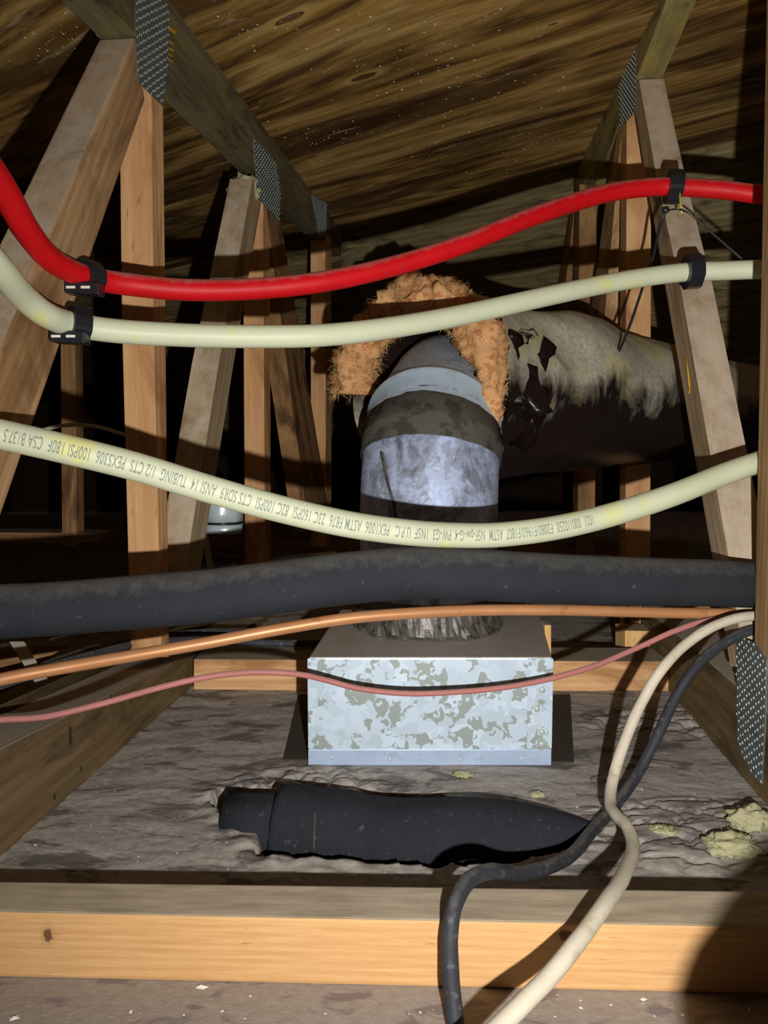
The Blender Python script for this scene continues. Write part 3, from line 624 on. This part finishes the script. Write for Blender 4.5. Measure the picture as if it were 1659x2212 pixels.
foam_c = spline(pts((-160, 1322, .60), (0, 1321, .63), (150, 1312, .64), (300, 1300, .645), (450, 1287, .65), (600, 1268, .655), (750, 1249, .66), (870, 1238, .665), (980, 1238, .67), (1100, 1245, .68), (1250, 1252, .70), (1400, 1256, .72), (1550, 1260, .745), (1640, 1264, .765), (1760, 1268, .79)), 12)
o = tube('lagged_pipe', foam_c, lambda s_: .0238, foam_m, sides=40, disp=lambda s_, a_: .02 * noise.noise(V((s_ * 14, math.cos(a_), math.sin(a_))))); tag(o, 'pipe in thick black foam lagging across the middle', 'pipe')
cu_c = spline(pts((-160, 1508, .62), (0, 1468, .64), (150, 1440, .66), (300, 1414, .675), (450, 1388, .69), (600, 1360, .705), (750, 1336, .72), (900, 1324, .735), (1050, 1318, .75), (1200, 1318, .76), (1300, 1320, .77), (1450, 1324, .78), (1580, 1326, .785), (1700, 1330, .79)), 12)
o = tube('copper_pipe', cu_c, .0058, copper_m, sides=22); tag(o, 'thin copper pipe running under the black lagging', 'pipe')
pk_c = spline(pts((-140, 1568, .60), (0, 1555, .62), (100, 1548, .63), (220, 1520, .645), (350, 1484, .66), (450, 1462, .675), (550, 1452, .69), (640, 1456, .70), (700, 1468, .71), (780, 1488, .715), (880, 1498, .72), (980, 1495, .725), (1080, 1486, .73), (1180, 1468, .74), (1280, 1440, .75), (1380, 1398, .76), (1460, 1362, .765), (1540, 1338, .77), (1660, 1322, .775)), 10)
o = tube('pink_cable', pk_c, .0029, pink_m, sides=14, flat=1.0); tag(o, 'thin dusty pink cable sagging in front of the box', 'cable')

def cable(name, pp, r, mat, label):
    o = tube(name, spline(pp, 10), r, mat, sides=18, disp=lambda s_, a_: .06 * noise.noise(V((s_ * 60, math.cos(a_), math.sin(a_))))); return tag(o, label, 'cable')
YB = min(pA.y, pB.y)
print('YB', pA, pB, pC, pD)
def LF(px, py, z): return FL(px, py, z)
be = [P(1740, 1345, .78), P(1640, 1330, .75), P(1560, 1345, .735), P(1490, 1385, .72), P(1430, 1445, .70), P(1385, 1520, .69), P(1350, 1600, .675), P(1325, 1680, .65), P(1318, 1735, .62), P(1332, 1762, .59), P(1354, 1785, .565), P(1367, 1830, .53), P(1347, 1890, .475), P(1310, 1948, .43), P(1255, 2025, .40), P(1190, 2105, .378), P(1125, 2172, .36), P(1050, 2245, .345), P(950, 2340, .33)]
cable('beige_cable', be, .0050, beige_m, 'beige electric cable curving down the right side over the batten')
bk = [P(1740, 1372, .80), P(1640, 1358, .765), P(1560, 1392, .755), P(1500, 1445, .74), P(1455, 1515, .73), P(1420, 1590, .715), P(1375, 1675, .70), P(1325, 1745, .66), P(1283, 1790, .625), P(1240, 1842, .57), P(1185, 1873, .53), P(1115, 1888, .50), P(1060, 1882, .475), P(1012, 1903, .455), P(982, 1955, .435), P(972, 2020, .425), P(973, 2100, .418), P(980, 2180, .41), P(992, 2280, .395), P(1000, 2380, .38)]
cable('black_cable', bk, .0052, blackc_m, 'black electric cable bending over the batten near the centre')
# background cables
cable('grey_cable', [P(60, 940, 1.15), P(130, 920, 1.15), P(200, 920, 1.16), P(260, 936, 1.18), P(330, 960, 1.2)], .003, strap_m, 'thin grey cable arching in the dark behind the left uprights')
cable('black_cable', [P(-60, 1490, .80), P(60, 1455, .83), P(180, 1420, .88), P(320, 1388, .97), P(480, 1384, 1.05), P(600, 1390, 1.08), P(760, 1388, 1.1)], .0052, blackc_m, 'black cable low in the dark behind the copper pipe')
cable('black_cable', [P(-60, 1515, .86), P(40, 1470, .90), P(140, 1432, .95), P(260, 1394, 1.05), P(400, 1368, 1.17), P(560, 1362, 1.24)], .0052, blackc_m, 'second black cable beyond the left chord')
s4 = pts((20, 1386, .92), (52, 1386, .92), (105, 1470, .86), (75, 1474, .86)); o = prism('pale_strap', s4, (s4[1] - s4[0]).cross(s4[2] - s4[0]).normalized() * -1, .001, strap_m, None, None, 0); tag(o, 'pale flat strap slanting beyond the left chord', 'strap')
s4 = pts((436, 1150, 1.5), (448, 1150, 1.5), (462, 1230, 1.5), (448, 1232, 1.5)); o = prism('pale_strap', s4, V((0, -1, 0)), .001, strap_m, None, None, 0); tag(o, 'pale strap hanging below the shiny foil duct', 'strap')
# far foil duct between the left webs
fo = empty('foil_duct', P(480, 1110, 1.28), 'shiny foil duct glimpsed between the left webs', 'duct')
tube('foil_wall', [P(482, 1074, 1.28), P(482, 1090, 1.28), P(482, 1106, 1.28), P(482, 1126, 1.28)], .034, foil_m, fo, sides=24, disp=lambda s_, a_: .10 * noise.noise(V((s_ * 70, a_ * 3, 0))))
tube('foil_band', [P(482, 1131, 1.28), P(482, 1142, 1.28), P(482, 1150, 1.28)], .034, foil_m, fo, sides=24, disp=lambda s_, a_: .1 * noise.noise(V((s_ * 40, a_ * 3, 4))))
tube('wire_loop', [P(482, 1128, 1.28) + V((math.cos(t) * .034, math.sin(t) * .034, 0)) for t in [i * math.pi / 12 for i in range(25)]], .0022, clip_m, fo, sides=8)

# ------------------------------------------------------------------ pipe clips
def clip(path, at, label, size=.021, nail=True, slots=False, ax_w=.009, grp=None):
    i = min(range(len(path)), key=lambda k: (path[k] - at).length); c_ = path[i]; t = (path[i + 1] - path[i - 1]).normalized()
    m = frame(t, UP, c_); root = empty('pipe_clip', c_, label, 'clip', grp)
    bm = bmesh.new(); K = 32; R1 = PR + .0002; outer = []
    for k in range(K):
        a_ = 2 * math.pi * k / K; q = V((math.cos(a_), math.sin(a_))); s_ = size / max(abs(q.x), abs(q.y), (abs(q.x) + abs(q.y)) * .74); outer.append(q * s_)
    rows = []
    for x in (-ax_w, ax_w):
        rows.append([bm.verts.new(m @ V((x, p.x, p.y))) for p in outer]); rows.append([bm.verts.new(m @ V((x, R1 * math.cos(2 * math.pi * k / K), R1 * math.sin(2 * math.pi * k / K)))) for k in range(K)])
    for k in range(K):
        j = (k + 1) % K
        bm.faces.new((rows[0][k], rows[0][j], rows[2][j], rows[2][k])); bm.faces.new((rows[1][k], rows[3][k], rows[3][j], rows[1][j]))
        bm.faces.new((rows[0][k], rows[1][k], rows[1][j], rows[0][j])); bm.faces.new((rows[2][k], rows[2][j], rows[3][j], rows[3][k]))
    link('clip_body', meshof(bm), clip_m, root)
    return root, m
for path, at, lab in ((red_c, P(1458, 404, .985), 'black clip holding the red pipe on the right diagonal'), (wh_c, P(1497, 587, .935), 'black clip holding the cream pipe on the right diagonal')):
    root, m = clip(path, at, lab, .0205, ax_w=.0085)
    if path is red_c:
        tube('nail', [P(1468, 412, .972), P(1473, 464, .965)], .0017, nail_m, root, sides=10)
for path, at, lab, (xa, ya_) in ((red_c, P(196, 600, .74), 'dusty black clip holding the red pipe on the left diagonal', (138, 606)), (wh_c, P(167, 703, .695), 'dusty black clip holding the cream pipe on the left diagonal', (106, 712))):
    root, m = clip(path, at, lab, .0165, ax_w=.008)
    yy = at.y - .018
    bx_ = prism('clip_foot', pts((xa, ya_, yy), (xa + 76, ya_ + 2, yy), (xa + 76, ya_ + 30, yy), (xa, ya_ + 26, yy)), V((0, -1, 0)), .016, clip_m, root)
    for q in (4, 36):
        prism('staple', pts((xa + q, ya_ + 11, yy - .0006), (xa + q + 20, ya_ + 11, yy - .0006), (xa + q + 20, ya_ + 17, yy - .0006), (xa + q, ya_ + 17, yy - .0006)), V((0, -1, 0)), .0012, white_pl, root, bev=.0004)
# cable tie round the right diagonal
zt_ = empty('cable_tie', P(1438, 452, .97), 'thin black cable tie hooked on the right diagonal below the red pipe clip', 'cable tie')
tube('tie_tail', spline(pts((1440, 455, .965), (1462, 452, .955), (1490, 462, .955), (1540, 505, .95), (1606, 562, .94)), 8), lambda s_: .0009 + .0009 * min(1, s_ / .12), clip_m, zt_, sides=8)
tube('tie_strap', spline(pts((1438, 455, .965), (1425, 490, .975), (1412, 550, 1.0), (1395, 600, 1.02), (1365, 690, 1.05), (1338, 758, 1.08)), 8), .0019, clip_m, zt_, sides=8)
tube('tie_end', pts((1410, 424, .975), (1434, 450, .965)), .0006, clip_m, zt_, sides=6)
crumple('tie_head', P(1438, 453, .963), .005, .004, .0045, clip_m, zt_, 3, .2, 2)

# ------------------------------------------------------------------ half buried lagging in the floor
lg = empty('pipe_lagging', FL(850, 1800), 'black foam lagging half buried in a hole in front of the box', 'pipe lagging')
la, lb, lc = FL(600, 1790, -.010), FL(900, 1805, -.010), FL(1300, 1800, -.004)
lb.z = -.014; la.z = -.008
lp = spline([la, la.lerp(lb, .5), lb, lb.lerp(lc, .5), lb.lerp(lc, .8), lc], 12)
LT_ = sum((lp[i + 1] - lp[i]).length for i in range(len(lp) - 1))
tube('foam_sleeve', lp, lambda s_: .0365 * (1 if s_ < .5 * LT_ else 1 - .80 * ((s_ / LT_ - .5) / .5) ** 2), felt_m, lg, sides=48, disp=lambda s_, a_: .05 * noise.fractal(V((s_ * 14, math.cos(a_), math.sin(a_))), 1, 2, 3) + (.03 * math.exp(-((s_ - .072) / .003) ** 2)))
bm = tube_bm([la + V((-.046, .006, -.004)), la + V((-.02, .003, -.003)), la + V((.01, 0, 0))], .031, 32, disp=lambda s_, a_: .12 * noise.fractal(V((s_ * 40, math.cos(a_) * 2, math.sin(a_) * 2)), 1, 2, 3))
link('torn_inner_sleeve', meshof(bm), felt_m, lg, smooth=True)
tube('split_line', [lp[int(len(lp) * .13)] + V((0, math.cos(a_) * -.0362, math.sin(a_) * .0362)) for a_ in [i * .12 for i in range(-2, 13)]], .0009, white_m if 0 else tape_m, lg, sides=6)

# ------------------------------------------------------------------ tufts of glass wool
def tuft(c_, s_, lab, seed, fib=120, fz=1.0):
    r = empty('glass_wool_tuft', c_, lab, 'insulation')
    crumple('wool_clump', c_, s_, s_ * .7, s_ * .7 * fz, tuft_m, r, seed, .45, 4)
    bm = bmesh.new(); q_ = random.Random(seed)
    for i in range(fib):
        dv = V((q_.gauss(0, 1), q_.gauss(0, 1), q_.gauss(0, 1))).normalized(); p0 = c_ + V((dv.x * s_, dv.y * s_ * .7, dv.z * s_ * .7 * fz)) * .8; d2 = (dv + V((q_.gauss(0, .5), q_.gauss(0, .5), q_.gauss(0, .5)))).normalized()
        w_ = d2.orthogonal().normalized() * .0003; L_ = q_.uniform(.2, .55) * s_
        bm.faces.new([bm.verts.new(x) for x in (p0 - w_, p0 + w_, p0 + d2 * L_)])
    tag(link('fibres', meshof(bm), tuft_m, r), kind='stuff')
tuft(FL(1622, 1770, .012), .017, 'pale yellow wool tuft against the right chord on the floor', 1)
tuft(FL(1580, 1826, .008), .020, 'pale wool tuft lying in front of the one at the right chord', 2, fz=.6)
tuft(FL(1432, 1796, .004), .012, 'small flat wool tuft right of the beige cable', 3, fz=.5)
tuft(FL(1160, 1716, .003), .007, 'tiny wool tuft on the floor right of the lagging', 4, fz=.5, fib=30)
tuft(FL(1000, 1672, .003), .010, 'small greenish wool smear below the box front', 5, fz=.3, fib=30)
tuft(onL(528, 408, -.022), .027, 'grey wool wad wedged at the top of the second left diagonal', 6, fz=1.3)
tuft(onL(222, 72, -.045), .008, 'wisp of grey wool over the top of the first left diagonal', 7, 60)

# ------------------------------------------------------------------ specks and chips
def chips(name, spots, mat, lab, cat, up_):
    bm = bmesh.new(); q_ = random.Random(12)
    for p, s_ in spots:
        a_ = q_.uniform(0, 6.28); x = V((math.cos(a_), math.sin(a_), 0)); y = V((-x.y, x.x, 0)); e_ = q_.uniform(.3, 1)
        b4 = [bm.verts.new(p + (x * i * s_ + y * j * s_ * e_) * q_.uniform(.7, 1.3)) for i, j in ((-1, -.6), (.8, -1), (1, .7), (-.6, 1))]
        t_ = bm.verts.new(p + up_ * s_ * .5)
        for k in range(4): bm.faces.new((b4[k], b4[(k + 1) % 4], t_))
    return tag(link(name, meshof(bm), mat), lab, cat, kind='stuff')
q_ = random.Random(5); sp1 = []
for i in range(330):
    px, py = q_.uniform(0, 1659), q_.uniform(1500, 2212)
    if 1890 < py < 2150: continue
    p = FL(px, py); 
    if inhole(p.x, p.y) > -.004 or (x0 - .01 < p.x < x1 + .01 and p.y > y0 - .005): continue
    p.z = fheight(p.x, p.y) + .0002; sp1.append((p, q_.choice((.0004, .0005, .0006, .0008, .0011))))
for px, py, s_ in ((433, 2134, .0042), (1108, 2176, .0025), (1254, 2178, .0014), (76, 1826, .0018), (1246, 1744, .0018), (1376, 1850, .0016), (30, 2201, .003), (283, 2186, .0018), (765, 1893, .0018), (1390, 2160, .002)):
    p = FL(px, py); p.z = fheight(p.x, p.y) + .0003; sp1.append((p, s_))
chips('plaster_crumbs', sp1, white_m, 'white crumbs scattered over the dusty floor', 'debris', V((0, 0, 1)))
sp2 = []
for cx_, cy_, sx_, sy_, n_ in ((130, 90, 130, 90, 70), (1000, 230, 220, 110, 160), (900, 120, 260, 110, 90), (560, 60, 120, 60, 40), (700, 300, 90, 40, 60), (400, 235, 22, 18, 40), (1000, 500, 150, 60, 30), (1100, 330, 120, 50, 60)):
    for i in range(n_):
        px, py = q_.gauss(cx_, sx_ * .6), q_.gauss(cy_, sy_ * .6)
        if py > 470 - .21 * (px - 700): continue
        sp2.append((ondeck(px, py) - V((0, 0, .0006)), q_.choice((.0006, .0008, .001, .0014, .002))))
chips('white_flecks', sp2, white_m, 'white flecks stuck to the underside of the roof', 'debris', V((0, 0, -1)))

# made-up lagging offcut, unseen outside the frame, added to shade the lower right corner
o = tube('pipe_lagging', spline([V((.140, .142, .198)), V((.148, .14, .182)), V((.185, .135, .12)), V((.25, .13, .055))], 6), lambda s_: .054 * min(1, .92 + s_ * 8), foam_m, sides=32)
tag(o, 'added unseen shadow caster shaped as a black lagging offcut, close on the right', 'pipe lagging')
